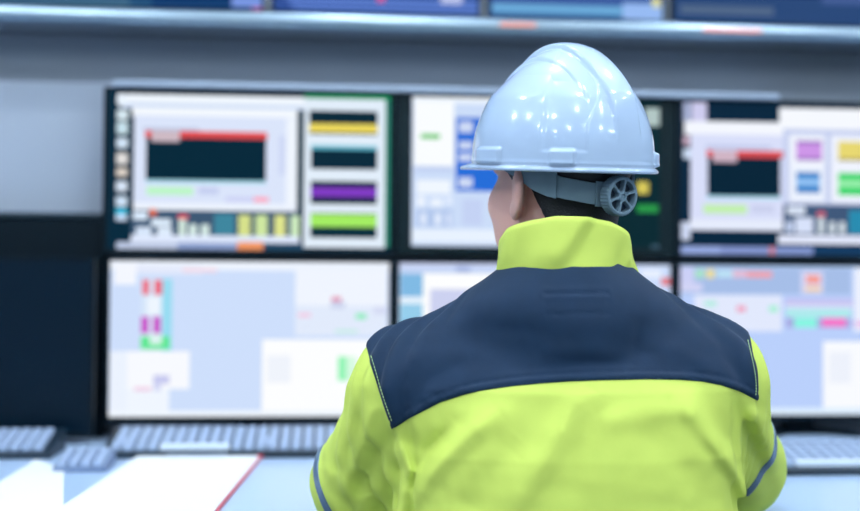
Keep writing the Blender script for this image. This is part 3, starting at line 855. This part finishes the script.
for pts in (edge_line(-1, 356, 422), edge_line(1, 340, 396)):
    b = MB(); q = polyline(pts, 121); run = []
    for i, (x_, y_) in enumerate(q):
        h, n = on_yoke(x_, y_)
        if h is not None and i % 6 != 5: run.append(h+n*.0005)
        if (h is None or i % 6 == 5 or i == 120) and len(run) > 1: b.tube(run, .00055, M_thread, 6); run = []
        elif h is None: run = []
    if b.v: o = b.build('stitching', jk, True); o['label'] = 'pale lime thread'

# --- collar: a standing double-walled ring
def collar():
    n, m = 160, 16
    out, inn = [], []
    zt_b = lambda a: None
    for j in range(m+1):
        t = j/m; ro, ri = [], []
        for i in range(n):
            a = 2*math.pi*i/n; sx, sy = math.sin(a), -math.cos(a)        # a = 0 at the nape, growing to the right arm
            am = (a+math.pi) % (2*math.pi)-math.pi
            top = float(np.interp(am, [-3.14, -2.2, -1.57, -1.1, -.6, -.25, .25, .62, 1.0, 1.35, 1.9, 3.14], [.015, .025, .050, .064, .074, .079, .078, .073, .060, .040, .02, .015]))
            bot = -.045
            z = bot+(top-bot)*t
            hw = .0940-.006*t; hd = .088-.004*t; fd = sstep(.40, .62, np.array(t))
            hw += .004*math.exp(-((t-.62)/.2)**2)
            # soft pulls in the cloth
            f = .0026*math.sin(3*am+4.2*t+.4)*(t > 0)+.0022*math.sin(7*am-5*t)+.0035*math.exp(-((am-.95)/.16)**2-((t-.62)/.12)**2)-.0035*math.exp(-((am-.75-.5*(t-.6))/.10)**2-((t-.62)/.2)**2)
            f += .0030*math.exp(-((am+.25-.9*(t-.5))/.12)**2)-.0026*math.exp(-((am+.02-.9*(t-.5))/.12)**2)
            roll = .0012*sstep(.93, 1.0, np.array(t))
            f = f*fd; k = 1+(f-roll)/.088
            ro.append((hw*k*sx-.003, hd*k*sy, wz(z)))
            k2 = 1+(f-.0055-roll)/.088
            ri.append((hw*k2*sx-.003, hd*k2*sy, wz(z-.0005)))
        out.append(ro); inn.append(ri)
    b = MB(); b.rings(out+inn[::-1], M_lime, True, False, False)
    o = b.build('collar', jk, True); o['label'] = 'lime stand-up collar'
    return o
collar()

# --- hard hat
HA, HB, HH = .1145, .1365, .158
hat_m = Matrix.Translation(Vector(H0.tolist())) @ Matrix(RH.tolist()).to_4x4()
M_hat = mat('white_hat_plastic', (182, 203, 231), .12, spec=.5, coat=.3)
M_strap = mat('grey_strap_plastic', (112, 136, 152), .5, spec=.3)
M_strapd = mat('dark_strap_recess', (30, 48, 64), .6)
def hat_shell():
    n, m = 384, 120
    ph = 2*np.pi*np.arange(n)/n                       # 0 = nape, growing towards the wearer's right
    ux, uy = np.sin(ph), -np.cos(ph)
    rows = []
    def front(p): return sstep(.15, .95, -np.cos(p))   # 1 at the peak of the visor
    fr = front(ph)
    def base(off, z): return np.stack([(HA+off)*ux, (HB+off)*uy, np.full(n, z)+0*ux], 1)
    # inside of the shell, top to rim
    for t in np.linspace(.985, 0, 26):
        e = t*np.pi/2; c = math.cos(e)
        rows.append(np.stack([(HA-.003)*c*ux, (HB-.003)*c*uy, np.full(n, (HH-.003)*math.sin(e))], 1))
    wid = .0048+.016*fr; drop = -.002-.002*fr
    rows.append(np.stack([(HA-.003)*ux, (HB-.003)*uy, -.0045+0*ux], 1))
    rows.append(np.stack([(HA+wid)*ux, (HB+wid)*uy, drop-.0035], 1))
    rows.append(np.stack([(HA+wid+.0015)*ux, (HB+wid+.0015)*uy, drop-.001], 1))
    rows.append(np.stack([(HA+wid)*ux, (HB+wid)*uy, drop+.001], 1))
    rows.append(base(.0010, .0022)+np.stack([0*ux, 0*ux, 0*ux], 1))
    am = (ph+np.pi) % (2*np.pi)-np.pi
    for t in np.linspace(.02, .995, m):
        e = t*np.pi/2; hn_ = math.sin(e); z = HH*hn_; c = math.cos(e)*(1.012+.012*float(sstep(.05, .3, np.array(hn_)))-.125*float(sstep(.55, .92, np.array(hn_))))
        x = HA*c*ux; y = HB*c*uy; zz = np.full(n, z)
        nx, ny, nz = x/HA**2, y/HB**2, zz/HH**2
        L = np.sqrt(nx*nx+ny*ny+nz*nz); nx, ny, nz = nx/L, ny/L, nz/L
        # crown ridge from front to nape with a shallow step beside it
        hi = sstep(.030, .075, zz)
        r = .0072*sstep(.0225, .0185, np.abs(x))*sstep(.028, .10, zz)
        r += .0042*sstep(.0475, .042, np.abs(x))*sstep(.07, .13, zz)
        # groove outlining the nape panel
        wv = .030
        gx = np.abs(x)-(.0215+.034*sstep(.12, .04, zz)); 
        side = sstep(.0, .0016, gx)*sstep(.020, .0225, zz)
        r -= .0012*side*sstep(1.02, .94, np.abs(am))
        # accessory slots on the rim
        for cdeg, hwd in ((41, .135), (-44, .135), (96, .22), (-96, .22)):
            c0 = math.radians(cdeg)
            dd = np.abs((am-c0+np.pi) % (2*np.pi)-np.pi)
            r += .0052*sstep(hwd, hwd-.02, dd)*sstep(.0245, .0215, zz)
        r += .0007*sstep(.0085, .0065, zz)
        rows.append(np.stack([x+nx*r, y+ny*r, zz+nz*r], 1))
    b = MB(); b.rings([[tuple(p) for p in r] for r in rows], M_hat, True, True, True)
    o = b.build('hard_hat', person, True); o.matrix_local = hat_m
    o['label'] = 'white hard hat with ridged crown'
    return o
hat = hat_shell()
# headband: strap under the shell
def strap(a0, a1, n, half, off, thick, zoff=0.0, name='headband'):
    rings = []
    for i in range(n+1):
        a = a0+(a1-a0)*i/n; am = abs(a)
        zc = float(np.interp(math.degrees(am), [0, 20, 42, 55, 66, 80, 100, 140], [-.034, -.032, -.0265, -.0215, -.013, .002, .014, .02]))+zoff
        hf = half*float(np.interp(math.degrees(am), [0, 46, 52, 70, 140], [1, 1.0, 1.15, 1.35, 1.35])) if name == 'headband' else half
        A, B = .0855+off, .1045+off
        def p(r, z): return ((A+r)*math.sin(a), -(B+r)*math.cos(a), z)
        rings.append([p(0, zc-hf), p(thick, zc-hf+.0006), p(thick, zc+hf-.0006), p(0, zc+hf)])
    b = MB(); b.rings(rings, M_strap); return b
b = strap(-2.3, 2.3, 150, .0142, .0, .0026); hb = b.build('headband', hat); hb['label'] = 'grey adjusting headband'
# raised overlap where the nape strap slides into the side band
for sgn in (-1, 1):
    b = strap(sgn*.84, sgn*.93, 6, .0172, .0020, .0040, 0.001, 'strap_keeper'); b.build('strap_keeper', hat)
b = strap(-.30, .30, 24, .0165, .0024, .003, 0, 'ratchet_plate'); b.build('ratchet_plate', hat)
# ratchet knob
def knob():
    R, th_ = .0262, .017
    cy = -(.1045+.0055); cz = -.0345; n = 70
    b = MB()
    def P(r, a, d): return (r*math.cos(a), cy-d, cz+r*math.sin(a))
    rows = []
    def circ(r, d, rib=0): return [P(r-(rib if k % 2 else 0), 2*math.pi*k/n, d) for k in range(n)]
    rows = [circ(R-.004, 0), circ(R, .001, .0008), circ(R, th_-.003, .0008), circ(R-.0012, th_-.0008), circ(R-.003, th_), circ(R-.0052, th_-.0006), circ(R-.0058, th_-.009), circ(.0004, th_-.009)]
    b.rings(rows, M_strap, True, True, True)
    b.rings([circ(.0072, th_-.0095), circ(.0072, th_-.001), circ(.0060, th_), circ(.0036, th_), circ(.0030, th_-.002), circ(.0003, th_-.002)], M_strap, True, False, True)
    for k in range(6):
        a = 2*math.pi*k/6+.3
        ca, sa = math.cos(a), math.sin(a)
        def S(r, s_, d): return (r*ca-s_*sa, cy-d, cz+r*sa+s_*ca)
        rr = [[S(r, -w, th_-.0094), S(r, -w, th_-.0015), S(r, -w*.6, th_-.0006), S(r, w*.6, th_-.0006), S(r, w, th_-.0015), S(r, w, th_-.0094)] for r, w in ((.0058, .0021), (.012, .0016), (.0175, .0017), (.0215, .0030))]
        b.rings(rr, M_strap)
    o = b.build('ratchet_knob', hat); o['label'] = 'round grey knob with six spokes'
    # dark wells between the spokes
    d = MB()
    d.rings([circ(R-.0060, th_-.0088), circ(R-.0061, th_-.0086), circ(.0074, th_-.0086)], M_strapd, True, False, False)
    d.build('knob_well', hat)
knob()

# --- stool under the person (below the picture)
st = empty('stool', (float(ORG[0]), float(ORG[1]), 0), -YAW); tag(st, 'round black stool the person sits on', 'stool')
b = MB()
def cring(r, z, n=32, y=0): return [(r*math.cos(2*math.pi*k/n), y+r*math.sin(2*math.pi*k/n), z) for k in range(n)]
zs = wz(-.555)-.085-.008-.004
b.rings([cring(.15, zs-.06), cring(.185, zs-.05), cring(.19, zs-.02), cring(.17, zs)], mat('black_vinyl', (20, 24, 30), .5)); b.build('seat', st, True)
b = MB(); b.rings([cring(.025, .05), cring(.025, zs-.058)], M_alu); b.build('column', st, True)
b = MB(); b.rings([cring(.22, 0), cring(.22, .012), cring(.05, .05), cring(.026, .055)], M_black); b.build('base', st)

# ================================================================== LIGHT
w = bpy.data.worlds.new('room_light'); SC.world = w; w.use_nodes = True
bg = w.node_tree.nodes['Background']; bg.inputs['Color'].default_value = (.60, .80, 1.0, 1); bg.inputs['Strength'].default_value = .52
def area(name, loc, sx, sy, e, col=(1, 1, 1), rot=(0, 0, 0)):
    l = bpy.data.lights.new(name, 'AREA'); l.shape = 'RECTANGLE'; l.size = sx; l.size_y = sy; l.energy = e; l.color = col
    o = bpy.data.objects.new(name, l); C.objects.link(o); o.location = loc; o.rotation_euler = rot
    return o
for iy, y in enumerate((-.6, -1.5, -2.5, -3.8)):
    for ix, x in enumerate((-1.9, -.7, .5, 1.7, 2.7)):
        l = bpy.data.lights.new('downlight', 'POINT'); l.energy = 19.5 if y > -2 else 16; l.shadow_soft_size = .024; l.color = (.86, .95, 1)
        o = bpy.data.objects.new('downlight', l); C.objects.link(o); o.location = (x+(.3 if iy % 2 else 0), y, 2.82)

# ================================================================== CAMERA
cam = bpy.data.cameras.new('camera'); co = bpy.data.objects.new('camera', cam); C.objects.link(co)
cam.sensor_width = 36; cam.lens = F*36/860; cam.clip_start = .05
M4 = Matrix(((AR[0], AU[0], -AF[0], CAM[0]), (AR[1], AU[1], -AF[1], CAM[1]), (AR[2], AU[2], -AF[2], CAM[2]), (0, 0, 0, 1)))
co.matrix_world = M4
cam.dof.use_dof = True; cam.dof.focus_distance = 1.50; cam.dof.aperture_fstop = 1.6
SC.camera = co
vs = SC.view_settings
vs.view_transform = 'Standard'; vs.look = 'None'; vs.exposure = 0; vs.gamma = 1; vs.use_curve_mapping = False
